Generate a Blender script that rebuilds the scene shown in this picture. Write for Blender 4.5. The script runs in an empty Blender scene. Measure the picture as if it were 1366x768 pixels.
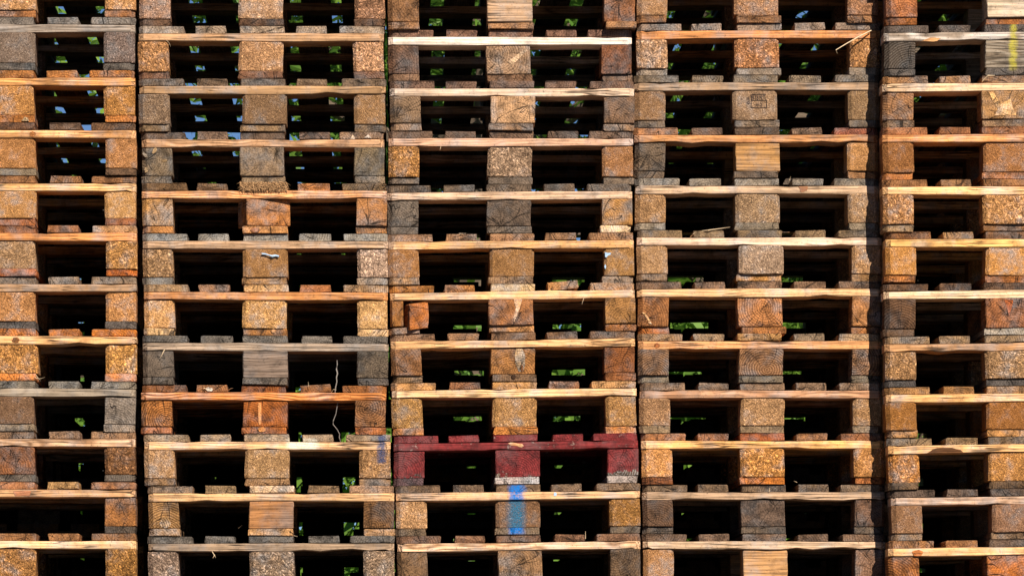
import bpy, bmesh, math, random
from mathutils import Vector, Matrix

# ------------------------------------------------------------------ camera, sky, sun, exposure
random.seed(11)
scene = bpy.context.scene
COL = scene.collection
CAM_Z = 1.44          # eye height
DIST = 17.7           # metres from the lens to the front of the stacks
PX = 411.0            # photograph pixels per metre on the front plane
VX, VY = 505.0, 940.0 # where the optical axis meets the picture (perspective-control lens)

cam_data = bpy.data.cameras.new('camera')
cam = bpy.data.objects.new('camera', cam_data)
COL.objects.link(cam)
cam.location = (0, -DIST, CAM_Z)
cam.rotation_euler = (math.radians(90), 0, 0)
cam_data.sensor_width = 36
cam_data.lens = DIST * PX / 1366 * 36
cam_data.shift_x = (683 - VX) / 1366
cam_data.shift_y = (VY - 384) / 1366
cam_data.clip_end = 3000
scene.camera = cam

SUN_DIR = Vector((-0.047, 0.115, -0.088)).normalized()    # the way the light travels
el = math.asin(-SUN_DIR.z)
world = bpy.data.worlds.new('World')
scene.world = world
world.use_nodes = True
wn = world.node_tree
bg = wn.nodes['Background']
sky = wn.nodes.new('ShaderNodeTexSky')
sky.sky_type = 'NISHITA'
sky.sun_disc = False
sky.sun_elevation = el
sky.sun_rotation = math.atan2(-SUN_DIR.x, -SUN_DIR.y)
sky.air_density = 0.5
sky.dust_density = 0.0
sky.ozone_density = 6.0
sky.altitude = 400
wn.links.new(sky.outputs['Color'], bg.inputs['Color'])
bg.inputs['Strength'].default_value = 0.05
sun_data = bpy.data.lights.new('sun', 'SUN')
sun_data.energy = 5.0
sun_data.angle = math.radians(0.5)
sun_data.color = (1.0, 0.94, 0.85)
sun = bpy.data.objects.new('sun', sun_data)
COL.objects.link(sun)
sun.location = (8, -12, 14)
sun.rotation_euler = SUN_DIR.to_track_quat('-Z', 'Y').to_euler()
scene.view_settings.view_transform = 'Standard'
scene.view_settings.look = 'None'
scene.view_settings.exposure = 0.5
scene.view_settings.gamma = 1.0
scene.view_settings.use_curve_mapping = False

# ------------------------------------------------------------------ helpers
def lin(c):
    out = []
    for v in c:
        v /= 255.0
        out.append(v / 12.92 if v <= 0.04045 else ((v + 0.055) / 1.055) ** 2.4)
    return out

def tag(o, label=None, cat=None, group=None, kind=None):
    if label: o['label'] = label
    if cat: o['category'] = cat
    if group: o['group'] = group
    if kind: o['kind'] = kind
    return o

class NT:
    """small node-graph writer"""
    def __init__(self, name):
        self.mat = bpy.data.materials.new(name)
        self.mat.use_nodes = True
        self.t = self.mat.node_tree
        self.bsdf = self.t.nodes['Principled BSDF']
    def link(self, a, b): self.t.links.new(a, b)
    def put(self, sock, v):
        if isinstance(v, bpy.types.NodeSocket): self.link(v, sock)
        else: sock.default_value = v
    def node(self, typ, **kw):
        n = self.t.nodes.new(typ)
        for k, v in kw.items(): setattr(n, k, v)
        return n
    def m(self, op, a, b=0.0, c=None, clamp=False):
        n = self.node('ShaderNodeMath', operation=op, use_clamp=clamp)
        self.put(n.inputs[0], a); self.put(n.inputs[1], b)
        if c is not None: self.put(n.inputs[2], c)
        return n.outputs[0]
    def v(self, op, a, b=(0, 0, 0), scale=None):
        n = self.node('ShaderNodeVectorMath', operation=op)
        self.put(n.inputs[0], a)
        if op == 'SCALE': self.put(n.inputs['Scale'], scale)
        else: self.put(n.inputs[1], b)
        return n.outputs['Value'] if op in ('LENGTH', 'DOT_PRODUCT') else n.outputs['Vector']
    def xyz(self, x, y, z):
        n = self.node('ShaderNodeCombineXYZ')
        for i, q in enumerate((x, y, z)): self.put(n.inputs[i], q)
        return n.outputs[0]
    def sep(self, vec):
        n = self.node('ShaderNodeSeparateXYZ'); self.put(n.inputs[0], vec)
        return n.outputs
    def noise(self, vec, scale, detail=3.0, rough=0.55, col=False):
        n = self.node('ShaderNodeTexNoise')
        self.put(n.inputs['Vector'], vec)
        n.inputs['Scale'].default_value = scale
        n.inputs['Detail'].default_value = detail
        n.inputs['Roughness'].default_value = rough
        return n.outputs['Color'] if col else n.outputs['Fac']
    def vor(self, vec, scale, feature='F1'):
        n = self.node('ShaderNodeTexVoronoi', feature=feature)
        self.put(n.inputs['Vector'], vec)
        n.inputs['Scale'].default_value = scale
        return n.outputs
    def step(self, x, a, b, lo=0.0, hi=1.0):
        n = self.node('ShaderNodeMapRange', interpolation_type='SMOOTHSTEP')
        self.put(n.inputs['Value'], x)
        self.put(n.inputs['From Min'], a); self.put(n.inputs['From Max'], b)
        self.put(n.inputs['To Min'], lo); self.put(n.inputs['To Max'], hi)
        return n.outputs['Result']
    def mix(self, f, a, b, blend='MIX'):
        n = self.node('ShaderNodeMix', data_type='RGBA', blend_type=blend)
        self.put(n.inputs[0], f)
        for s, q in ((n.inputs[6], a), (n.inputs[7], b)):
            if isinstance(q, (tuple, list)) and len(q) == 3: q = (*q, 1.0)
            self.put(s, q)
        return n.outputs[2]
    def bump(self, h, strength, dist):
        n = self.node('ShaderNodeBump')
        n.inputs['Strength'].default_value = strength
        n.inputs['Distance'].default_value = dist
        self.link(h, n.inputs['Height'])
        self.link(n.outputs[0], self.bsdf.inputs['Normal'])

def grey(n, x):
    return n.xyz(x, x, x)

def paint_layer(n, col, paint):
    """sprayed or brushed paint lying on the wood: x and z limits are in metres in the yard"""
    g = n.node('ShaderNodeNewGeometry')
    wob = n.noise(g.outputs['Position'], 45, 4, 0.65)
    speck = n.noise(g.outputs['Position'], 190, 3, 0.7)
    for (x0, x1, z0, z1, rgb, op, soft) in paint:
        p = n.sep(g.outputs['Position'])
        px = n.m('ADD', p[0], n.m('MULTIPLY', n.m('SUBTRACT', wob, 0.5), 0.03))
        pz = n.m('ADD', p[2], n.m('MULTIPLY', n.m('SUBTRACT', wob, 0.5), 0.03))
        f = n.m('MULTIPLY', n.step(px, x0 - soft, x0 + soft), n.step(px, x1 - soft, x1 + soft, 1, 0))
        f = n.m('MULTIPLY', f, n.m('MULTIPLY', n.step(pz, z0 - soft, z0 + soft), n.step(pz, z1 - soft, z1 + soft, 1, 0)))
        f = n.m('MULTIPLY', f, n.step(speck, 0.30, 0.52, 0.25, op))
        col = n.mix(f, col, lin(rgb))
    return col

def wood_material(name, axis, lam=0.0078, paint=None, red=False):
    n = NT(name)
    tc = n.node('ShaderNodeTexCoord')
    oi = n.node('ShaderNodeObjectInfo')
    rnd = oi.outputs['Random']
    off = n.v('SCALE', (31.7, 17.3, 53.9), scale=rnd)
    P = tc.outputs['Object']
    q = n.v('ADD', P, off)
    s = n.sep(P)
    r1 = n.m('FRACT', n.m('MULTIPLY', rnd, 173.3))
    r2 = n.m('FRACT', n.m('MULTIPLY', rnd, 911.7))
    a, g_ = (s[0], s[1]) if axis == 'Y' else (s[1], s[0])
    st = (9.0, 1.6, 9.0) if axis == 'Y' else (2.6, 9.0, 9.0)
    dis = n.noise(n.v('MULTIPLY', q, st), 1.0, 3.0, 0.5, col=True)
    d = n.sep(n.v('SUBTRACT', dis, (0.5, 0.5, 0.5)))
    amp = 0.035 if axis == 'Y' else 0.075
    ca = n.m('ADD', n.m('SUBTRACT', a, n.m('MULTIPLY', n.m('SUBTRACT', r1, 0.5), 0.12)), n.m('MULTIPLY', d[0], amp))
    cz = n.m('ADD', n.m('ADD', s[2], n.m('SUBTRACT', n.m('MULTIPLY', r2, 0.10), 0.03)), n.m('MULTIPLY', d[2], amp))
    rad = n.m('SQRT', n.m('ADD', n.m('MULTIPLY', ca, ca), n.m('MULTIPLY', cz, cz)))
    ring = n.m('SINE', n.m('MULTIPLY', rad, 2 * math.pi / lam))
    ring = n.m('POWER', n.m('MULTIPLY_ADD', ring, 0.5, 0.5), 1.7)
    fs = (240.0, 9.0, 240.0) if axis == 'Y' else (4.0, 170.0, 170.0)
    fibre = n.noise(n.v('MULTIPLY', q, fs), 1.0, 3.0, 0.6)
    stain = n.noise(q, 11.0, 5.0, 0.62)
    stain2 = n.noise(n.v('ADD', q, (9.1, 3.3, 4.4)), 26.0, 4.0, 0.7)
    speck = n.noise(q, 130.0, 3.0, 0.7)
    tint = oi.outputs['Color']
    con = oi.outputs['Alpha']
    late = n.mix(1.0, tint, (0.50, 0.40, 0.30), 'MULTIPLY')
    pale = n.mix(1.0, tint, (1.22, 1.20, 1.16), 'MULTIPLY')
    col = n.mix(n.m('MULTIPLY', ring, con), pale, late)
    # weather: greyed and darkened patches, soot specks
    lum = n.v('DOT_PRODUCT', col, (0.33, 0.45, 0.22))
    col = n.mix(n.step(stain, 0.42, 0.72, 0.0, 0.75 if axis == 'Y' else 0.5), col, grey(n, n.m('MULTIPLY', lum, 0.92)))
    col = n.mix(1.0, col, grey(n, n.step(stain2, 0.28, 0.62, 0.42, 1.16) if axis == 'Y' else n.step(stain2, 0.22, 0.55, 0.62, 1.10)), 'MULTIPLY')
    col = n.mix(1.0, col, grey(n, n.step(fibre, 0.30, 0.70, 0.55, 1.30)), 'MULTIPLY')
    col = n.mix(1.0, col, grey(n, n.step(speck, 0.27, 0.42, 0.45, 1.0)), 'MULTIPLY')
    # drying cracks
    if axis == 'Y':
        ang = n.m('ARCTAN2', ca, cz)
        cr = n.noise(n.xyz(n.m('MULTIPLY', ang, 2.3), n.m('MULTIPLY', rnd, 77.0), n.m('MULTIPLY', rad, 5.0)), 1.0, 1.0, 0.4)
        gate = n.step(n.noise(q, 19.0, 2.0), 0.36, 0.54)
        thr = n.m('DIVIDE', 0.00040, n.m('ADD', rad, 0.006))
    else:
        cr = n.noise(n.v('MULTIPLY', q, (3.2, 40.0, 62.0)), 1.0, 2.0, 0.5)
        gate = n.step(n.noise(n.v('MULTIPLY', q, (5.0, 9.0, 9.0)), 1.0, 2.0), 0.50, 0.66)
        thr = 0.02
    crack = n.m('MULTIPLY', n.step(n.m('ABSOLUTE', n.m('SUBTRACT', cr, 0.5)), 0.0, n.m('MULTIPLY', thr, 2.2), 1.0, 0.0), gate)
    col = n.mix(n.m('MULTIPLY', crack, 0.85), col, (0.012, 0.009, 0.007))
    if red:
        rc = n.mix(n.step(stain2, 0.3, 0.7), lin((136, 50, 48)), lin((78, 32, 31)))
        rc = n.mix(1.0, rc, grey(n, n.step(fibre, 0.3, 0.7, 0.6, 1.3)), 'MULTIPLY')
        rc = n.mix(n.step(stain, 0.45, 0.7, 0.0, 0.45), rc, lin((128, 92, 90)))
        wear = n.m('ADD', n.m('MULTIPLY', stain2, 0.55), n.m('MULTIPLY', n.noise(q, 70, 4, 0.7), 0.5))
        wear = n.m('ADD', wear, n.m('MULTIPLY', n.m('SUBTRACT', -0.022, s[2]), con))
        col = n.mix(n.step(wear, 0.59, 0.66), rc, col)
    if paint: col = paint_layer(n, col, paint)
    n.link(col, n.bsdf.inputs['Base Color'])
    n.bsdf.inputs['Roughness'].default_value = 0.85
    n.bsdf.inputs['Specular IOR Level'].default_value = 0.15
    h = n.m('ADD', n.m('MULTIPLY', fibre, 0.8), n.m('MULTIPLY', ring, n.m('MULTIPLY', n.m('MINIMUM', con, 1.0), -0.35)))
    h = n.m('ADD', n.m('SUBTRACT', h, n.m('MULTIPLY', crack, 1.2)), n.m('MULTIPLY', stain2, 0.6))
    n.bump(h, 0.75, 0.004)
    return n.mat

def chip_material(name, size, contrast, paint=None):
    """pressed wood chips, each chip with its own shade"""
    n = NT(name)
    tc = n.node('ShaderNodeTexCoord')
    oi = n.node('ShaderNodeObjectInfo')
    off = n.v('SCALE', (31.7, 17.3, 53.9), scale=oi.outputs['Random'])
    q = n.v('ADD', tc.outputs['Object'], off)
    dis = n.v('SUBTRACT', n.noise(q, 48.0, 2.0, 0.5, col=True), (0.5, 0.5, 0.5))
    q2 = n.v('ADD', q, n.v('SCALE', dis, scale=0.030 * size))
    def layer(ang, st):
        r = n.node('ShaderNodeVectorRotate', rotation_type='Y_AXIS')
        n.link(q2, r.inputs['Vector']); r.inputs['Angle'].default_value = ang
        return n.v('MULTIPLY', r.outputs[0], st)
    va = n.vor(layer(0.35, (1.0, 1.6, 2.1)), 105.0 / size)
    vb = n.vor(layer(-1.15, (1.0, 1.6, 2.0)), 95.0 / size)
    pick = n.step(n.noise(q, 60.0 / size, 2.0), 0.48, 0.52)
    ca = n.mix(pick, va['Color'], vb['Color'])
    da = n.m('MULTIPLY_ADD', n.m('SUBTRACT', vb['Distance'], va['Distance']), pick, va['Distance'])
    val = n.sep(ca)
    tint = oi.outputs['Color']
    ramp = n.node('ShaderNodeValToRGB')
    e = ramp.color_ramp.elements
    lo, hi = 1 - 0.72 * contrast, 1 + 1.15 * contrast
    e[0].position = 0.0; e[0].color = (lo, lo * 0.92, lo * 0.85, 1)
    e[1].position = 1.0; e[1].color = (hi, hi * 1.0, hi * 0.97, 1)
    k = e.new(0.35); k.color = (1 - 0.15 * contrast,) * 3 + (1,)
    k = e.new(0.75); k.color = (1 + 0.15 * contrast,) * 3 + (1,)
    n.link(val[0], ramp.inputs[0])
    col = n.mix(1.0, tint, ramp.outputs[0], 'MULTIPLY')
    col = n.mix(1.0, col, grey(n, n.step(da, 0.25, 0.75, 1.08, 1 - 0.6 * contrast)), 'MULTIPLY')
    fine = n.noise(q, 330.0, 3.0, 0.7)
    col = n.mix(1.0, col, grey(n, n.step(fine, 0.28, 0.72, 0.70, 1.22)), 'MULTIPLY')
    stain = n.noise(q, 16.0, 5.0, 0.65)
    lum = n.v('DOT_PRODUCT', col, (0.33, 0.45, 0.22))
    col = n.mix(n.step(stain, 0.45, 0.75, 0.0, 0.7), col, grey(n, n.m('MULTIPLY', lum, 0.9)))
    col = n.mix(1.0, col, grey(n, n.step(stain, 0.22, 0.60, 0.62, 1.12)), 'MULTIPLY')
    pit = n.noise(q, 95.0, 2.0, 0.6)
    col = n.mix(1.0, col, grey(n, n.step(pit, 0.24, 0.36, 0.30, 1.0)), 'MULTIPLY')
    if paint: col = paint_layer(n, col, paint)
    n.link(col, n.bsdf.inputs['Base Color'])
    n.bsdf.inputs['Roughness'].default_value = 0.9
    n.bsdf.inputs['Specular IOR Level'].default_value = 0.1
    h = n.m('ADD', n.m('MULTIPLY', val[1], 0.9 * contrast), n.m('SUBTRACT', n.m('MULTIPLY', fine, 0.5), n.m('MULTIPLY', da, 0.8)))
    h = n.m('ADD', h, n.m('MULTIPLY', pit, 0.6))
    n.bump(h, 0.9, 0.004)
    return n.mat

def plain(name, rgb, rough=0.7, var=0.25, scale=60.0):
    n = NT(name)
    tc = n.node('ShaderNodeTexCoord')
    f = n.noise(tc.outputs['Object'], scale, 4.0, 0.6)
    c = lin(rgb)
    col = n.mix(f, [v * (1 - var) for v in c], [min(1, v * (1 + var)) for v in c])
    n.link(col, n.bsdf.inputs['Base Color'])
    n.bsdf.inputs['Roughness'].default_value = rough
    return n.mat

def wx(px): return (px - VX) / PX
def wz(py): return CAM_Z + (VY - py) / PX

PAINT_BLUE = [(wx(680), wx(698), wz(712), wz(644), (8, 112, 190), 0.96, 0.012)]
PAINT_END = [(wx(504), wx(514), wz(618), wz(580), (52, 70, 105), 0.85, 0.006),
             (wx(383), wx(423), wz(600), wz(586), (235, 228, 205), 0.75, 0.012)]
PAINT_YELLOW = [(wx(1342), wx(1350), wz(98), wz(30), (190, 175, 55), 0.7, 0.008)]
MAT = {
    's': wood_material('sawn_end_grain', 'Y'),
    'x': wood_material('sawn_long_grain', 'X', 0.0095),
    'c': chip_material('pressed_chips_coarse', 0.92, 0.82),
    'm': chip_material('pressed_chips_medium', 0.58, 0.62),
    'f': chip_material('pressed_chips_fine', 0.42, 0.5),
    'rs': wood_material('red_painted_end_grain', 'Y', red=True),
    'rx': wood_material('red_painted_long_grain', 'X', 0.0095, red=True),
    'bs': wood_material('blue_sprayed_end_grain', 'Y', paint=PAINT_BLUE),
    'bx': wood_material('blue_sprayed_long_grain', 'X', 0.0095, paint=PAINT_BLUE),
    'bf': chip_material('blue_sprayed_chips', 0.6, 0.5, paint=[(wx(679), wx(699), wz(712), wz(644), (45, 108, 138), 0.92, 0.016)]),
    'ex': wood_material('paint_smeared_long_grain', 'X', 0.0095, paint=PAINT_END),
    'es': wood_material('paint_smeared_end_grain', 'Y', paint=PAINT_END),
    'em': chip_material('paint_smeared_chips', 0.8, 0.7, paint=PAINT_END),
    'yx': wood_material('yellow_marked_long_grain', 'X', 0.013, paint=PAINT_YELLOW),
    'ys': wood_material('yellow_marked_end_grain', 'Y', paint=PAINT_YELLOW),
    'ink': plain('stamp_ink', (58, 40, 30), 0.8, 0.5, 300),
    'tape': plain('torn_white_film', (165, 188, 208), 0.4, 0.45, 150),
    'pale': plain('fresh_splintered_wood', (225, 195, 155), 0.8, 0.25, 120),
    'bark': plain('dry_twig_bark', (135, 125, 115), 0.9, 0.3, 120),
    'nail': plain('dull_steel', (120, 115, 110), 0.45, 0.2, 200),
}

# ------------------------------------------------------------------ the ground
def ground():
    n = NT('packed_gravel_ground')
    tc = n.node('ShaderNodeTexCoord')
    P = tc.outputs['Object']
    a = n.noise(P, 0.35, 5.0, 0.6); b = n.noise(P, 38.0, 4.0, 0.7)
    c = n.vor(P, 55.0)
    col = n.mix(n.step(a, 0.35, 0.65), (0.060, 0.055, 0.047), (0.095, 0.084, 0.068))
    col = n.mix(1.0, col, grey(n, n.step(b, 0.3, 0.7, 0.6, 1.4)), 'MULTIPLY')
    col = n.mix(0.35, col, n.mix(1.0, col, c['Color'], 'MULTIPLY'))
    n.link(col, n.bsdf.inputs['Base Color'])
    n.bsdf.inputs['Roughness'].default_value = 0.95
    n.bump(n.m('ADD', b, c['Distance']), 0.6, 0.02)
    bm = bmesh.new()
    bmesh.ops.create_grid(bm, x_segments=40, y_segments=40, size=1200)
    me = bpy.data.meshes.new('ground'); bm.to_mesh(me); bm.free()
    me.materials.append(n.mat)
    o = bpy.data.objects.new('ground', me); COL.objects.link(o)
    tag(o, 'dark packed gravel ground of the storage yard', kind='structure')
ground()

# ------------------------------------------------------------------ pieces of a pallet
W, DEP = 0.8, 1.2
TD, TS, TB = 0.0248, 0.0252, 0.0238     # deck, stringer and bottom board thickness
HB = 0.0915                             # nominal block height
PITCH = TD + TS + HB + TB

def loft(rings, closed_caps=True):
    bm = bmesh.new()
    R = [[bm.verts.new(p) for p in ring] for ring in rings]
    k = len(R[0])
    for i in range(len(R) - 1):
        for j in range(k):
            bm.faces.new((R[i][j], R[i][(j + 1) % k], R[i + 1][(j + 1) % k], R[i + 1][j]))
    bm.faces.new(R[0][::-1]); bm.faces.new(R[-1])
    bmesh.ops.recalc_face_normals(bm, faces=bm.faces)
    me = bpy.data.meshes.new('piece'); bm.to_mesh(me); bm.free()
    me.materials.append(MAT['s'])
    return me

rg = random.Random(5)
def jit(a): return rg.uniform(-a, a)

def oct_section(hu, hv, b):
    return [(-hu + b, -hv), (hu - b, -hv), (hu, -hv + b), (hu, hv - b), (hu - b, hv), (-hu + b, hv), (-hu, hv - b), (-hu, -hv + b)]

def lengthwise_board(w, t, cut=0, rough=1.0):
    """board running into the stack; its sawn end faces the camera. cut = -1/+1: outer corner cut off"""
    prof = oct_section(w / 2, t / 2, rg.uniform(0.0015, 0.0035))
    prof = [(u + jit(0.0016 * rough), v + jit(0.0011 * rough)) for u, v in prof]
    # one extra notch point on the top edge and on the bottom edge
    rings = []
    for i, y in enumerate((0.0, 0.004, 0.02, 0.3, 0.6, 0.9, 1.18, 1.196, 1.2)):
        ring = []
        for (u, v) in prof:
            sh = 0.0022 if i in (0, 8) else 0.0
            uu = u - math.copysign(sh, u); vv = v - math.copysign(sh * 0.7, v)
            yy = y
            if cut and u * cut > 0 and abs(u) > w / 2 - 0.02:
                if i <= 1: uu = cut * (w / 2 - 0.017 + 0.004 * i)
                if i >= 7: uu = cut * (w / 2 - 0.017 + 0.004 * (8 - i))
            if i == 0: yy += rg.uniform(0, 0.0035 * rough)
            ring.append((uu + (jit(0.0015) if 2 < i < 6 else 0), yy, vv))
        rings.append(ring)
    return loft(rings)

def crosswise_board(w, d, t, cut=1, ragged=0.0):
    """stringer board across the pallet; long grain faces the camera"""
    n = 19
    xs = [-w / 2, -w / 2 + 0.016] + [-w / 2 + 0.03 + (w - 0.06) * i / (n - 5) for i in range(n - 4)] + [w / 2 - 0.016, w / 2]
    rings = []
    ph = rg.uniform(0, 6); ph2 = rg.uniform(0, 6)
    for x in xs:
        b = 0.0018
        end = abs(x) > w / 2 - 0.001
        c = 0.015 if (end and cut) else 0.0
        wt = 0.0008 * math.sin(7 * x + ph) + jit(0.0005)
        wb = 0.0010 * math.sin(9 * x + ph2) + jit(0.0007)
        if ragged and rg.random() < 0.45: wb += rg.uniform(0, ragged)
        if rg.random() < 0.07: wb += rg.uniform(0.002, 0.005)
        if rg.random() < 0.06: wt -= rg.uniform(0.002, 0.004)
        z0, z1 = -t / 2 + wb, t / 2 + wt
        f = c + jit(0.0007)
        rings.append([(x, f + b, z0), (x, d - b, z0), (x, d, z0 + b), (x, d, z1 - b), (x, d - b, z1), (x, f + b, z1), (x, f, z1 - b), (x, f, z0 + b)])
    return loft(rings)

def block_mesh(w, d, h, left_cut, right_cut, cham, rough, skew=0.0):
    """block with chamfered uprights"""
    def plan(sc, yo):
        l, r, c = left_cut, right_cut, cham
        hw = w / 2 * sc
        return [(-hw + l, yo), (0, yo), (hw - r, yo), (hw, yo + r), (hw, d / 2), (hw, d - c), (hw - c, d), (-hw + c, d), (-hw, d - c), (-hw, d / 2), (-hw, yo + l)]
    rings = []
    zs = (-0.5, -0.47, -0.3, -0.08, 0.15, 0.34, 0.47, 0.5)
    base = [(jit(rough), jit(rough)) for _ in range(11)]
    for i, z in enumerate(zs):
        edge = 0.985 if i in (0, 7) else 1.0
        yo = 0.0022 if i in (0, 7) else 0.0
        ring = []
        for k, (x, y) in enumerate(plan(edge, yo)):
            bx, by = base[k]
            ring.append((x + bx * 0.6 + jit(rough) * 0.7 + skew * z, y + by * 0.5 + jit(rough) * 0.7, z * h + (jit(rough * 0.5) if 0 < i < 7 else 0)))
        rings.append(ring)
    return loft(rings)

NV = 6
OUT = 0.015
deck_outer_l = [lengthwise_board(0.145, TD, -1) for _ in range(NV)]
deck_outer_r = [lengthwise_board(0.145, TD, 1) for _ in range(NV)]
deck_mid = [lengthwise_board(0.1, TD, 0, 1.3) for _ in range(NV + 4)]
deck_centre = [lengthwise_board(0.145, TD, 0) for _ in range(NV)]
bot_l = [lengthwise_board(0.1, TB, -1, 1.2) for _ in range(NV)]
bot_r = [lengthwise_board(0.1, TB, 1, 1.2) for _ in range(NV)]
bot_c = [lengthwise_board(0.145, TB, 0, 1.3) for _ in range(NV)]
stringers = [crosswise_board(W, 0.145, TS) for _ in range(14)]
stringers_rag = [crosswise_board(W, 0.145, TS, ragged=0.006) for _ in range(4)]
BL = {}
for typ, ch, ro in (('chip', 0.010, 0.0013), ('solid', 0.0025, 0.0011)):
    BL[typ, 'l'] = [block_mesh(0.1, 0.145, HB, OUT, ch, ch, ro, jit(0.003)) for _ in range(NV)]
    BL[typ, 'r'] = [block_mesh(0.1, 0.145, HB, ch, OUT * 0.7, ch, ro, jit(0.003)) for _ in range(NV)]
    BL[typ, 'c'] = [block_mesh(0.145, 0.145, HB, ch, ch, ch, ro, jit(0.003)) for _ in range(NV)]

rp = random.Random(77)
TONE = {'x': (0.81, 0.75, 0.72), 's': (0.78, 0.74, 0.73), 'c': (0.99, 0.87, 0.88), 'm': (0.99, 0.87, 0.88), 'f': (0.97, 0.85, 0.84)}
def vary(rgb, a=0.07, kind='s'):
    c = lin(rgb); t = TONE[kind[-1]]
    k = min(1.0, (max(c) - min(c)) / max(c) / 0.75); e = 0.80 if kind[-1] in 'xs' else 0.9
    t = [e + (q - e) * k for q in t]
    g = 0.3 * c[0] + 0.5 * c[1] + 0.2 * c[2]
    c = [(v * 0.98 + g * 0.02) * q for v, q in zip(c, t)]
    k = 1 + rp.uniform(-a, a)
    h = rp.uniform(-a, a) * 0.5
    return [min(0.88, max(0.01, c[0] * k)), min(0.88, max(0.01, c[1] * k * (1 - h * 0.4))), min(0.85, max(0.008, c[2] * k * (1 - h)))]

def piece(name, me, mat, rgb, parent, loc, con=0.45, rot=(0, 0, 0), scale=(1, 1, 1), a=0.07):
    o = bpy.data.objects.new(name, me)
    COL.objects.link(o)
    o.parent = parent
    o.location = loc
    o.rotation_euler = rot
    o.scale = scale
    o.material_slots[0].link = 'OBJECT'
    o.material_slots[0].material = MAT[mat]
    o.color = (*vary(rgb, a, mat), con)
    return o

def J(a): return rp.uniform(-a, a)

def build_pallet(xl, xr, ztop_l, ztop_r, height, y, spec, label, group):
    """xl, xr: ends of the front stringer; ztop: top of the stringer at both ends; height: of the whole pallet"""
    width = xr - xl
    sx = width / W
    root = bpy.data.objects.new('pallet', None)
    COL.objects.link(root)
    root.empty_display_size = 0.1
    hb = height - TD - TS - TB
    zc = (ztop_l + ztop_r) / 2 - TS - hb - TB     # underside of the pallet
    root.location = ((xl + xr) / 2, y, zc)
    root.rotation_euler = (0, -math.atan2(ztop_r - ztop_l, width), 0)
    tag(root, label, 'pallet', group)
    str_rgb, deck, blocks, bots = spec['str'], spec['deck'], spec['blocks'], spec['bot']
    red = spec.get('red'); sm = spec.get('smat', 'rx' if red else 'x')
    em = spec.get('emat', 'rs' if red else 's')
    zb, zs, zd = TB / 2, TB + hb + TS / 2, TB + hb + TS + TD / 2
    parts = {'deck': [], 'block': [], 'bot': [], 'str': []}
    # deck boards
    xs = (-0.3275, -0.165, 0, 0.165, 0.3275)
    sets = (deck_outer_l, deck_mid, deck_centre, deck_mid, deck_outer_r)
    for i in range(5):
        rgb = deck[i] if isinstance(deck, list) else deck
        tilt = J(0.018) if i in (1, 3) else J(0.004)
        dx = J(0.007) if i in (1, 3) else J(0.003)
        dz = 0.0
        sp = spec.get('dtilt', {}).get(i)
        if sp: tilt, dx, dz = sp
        dz += abs(tilt) * 0.02 if i in (1, 3) else 0
        parts['deck'].append(piece('deck_board', rp.choice(sets[i]), em, rgb, root,
            (xs[i] * sx + dx, rp.uniform(-0.001, 0.008), zd + dz), rp.uniform(0.2, 0.55), (0, tilt, J(0.003)), (sx, 1, rp.uniform(0.93, 0.985)), 0.12))
    # stringers: front, middle, back
    for k, yy in enumerate((0.0, 0.5275, 1.055)):
        pool = stringers_rag if (spec.get('rag') and k == 0) else stringers
        parts['str'].append(piece('stringer_board', rp.choice(pool), sm if k == 0 else ('rx' if red else 'x'), str_rgb, root,
            (0, yy + J(0.002), zs), spec.get('con', rp.uniform(0.2, 0.5)), (0, 0, 0), (sx, 1, 0.985)))
    # blocks
    bx = (-0.35, 0, 0.35)
    for k, yy in enumerate((0.0, 0.5275, 1.055)):
        for i in range(3):
            b = blocks[i]
            if b is None: continue
            kind, rgb = b[0], b[1]
            opt = b[2] if len(b) > 2 and k == 0 else {}
            if kind[-1] == 'x': rgb = tuple(v * 0.86 for v in rgb); opt = dict(opt, con=opt.get('con', 0.3) * 0.75)
            typ = 'chip' if kind[-1] in 'cmf' else 'solid'
            me = BL[typ, 'lcr'[i]][rp.randrange(NV)]
            x0 = bx[i] * sx + opt.get('dx', J(0.002) if i != 1 else J(0.006))
            y0 = yy + opt.get('dy', rp.uniform(-0.002, 0.007))
            wsc = opt.get('w', 1.0)
            parts['block'].append(piece('block', me, kind, rgb, root, (x0, y0, TB + hb / 2 + opt.get('dz', 0)),
                opt.get('con', rp.uniform(0.25, 0.6)), (0, opt.get('ry', J(0.006)), opt.get('rz', J(0.012))), (sx * wsc, 1, hb / HB * opt.get('h', 0.992))))
            if k == 0: spec.setdefault('_front', {})[i] = parts['block'][-1]
    # bottom boards
    for i, pool in enumerate((bot_l, bot_c, bot_r)):
        rgb = bots[i] if isinstance(bots, list) else bots
        if rgb is None: continue
        rgb = tuple(min(235, v * 1.09) for v in rgb)
        bo = spec.get('bopt', {}).get(i, {})
        parts['bot'].append(piece('bottom_board', rp.choice(pool), 's' if red else em, rgb, root,
            (bx[i] * sx + bo.get('dx', J(0.004)), bo.get('dy', rp.uniform(-0.001, 0.009)), zb + bo.get('dz', 0)), rp.uniform(0.2, 0.5),
            (0, bo.get('ry', J(0.006)), J(0.004)), (sx, 1, rp.uniform(0.93, 0.985)), 0.12))
    return root, parts

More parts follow.
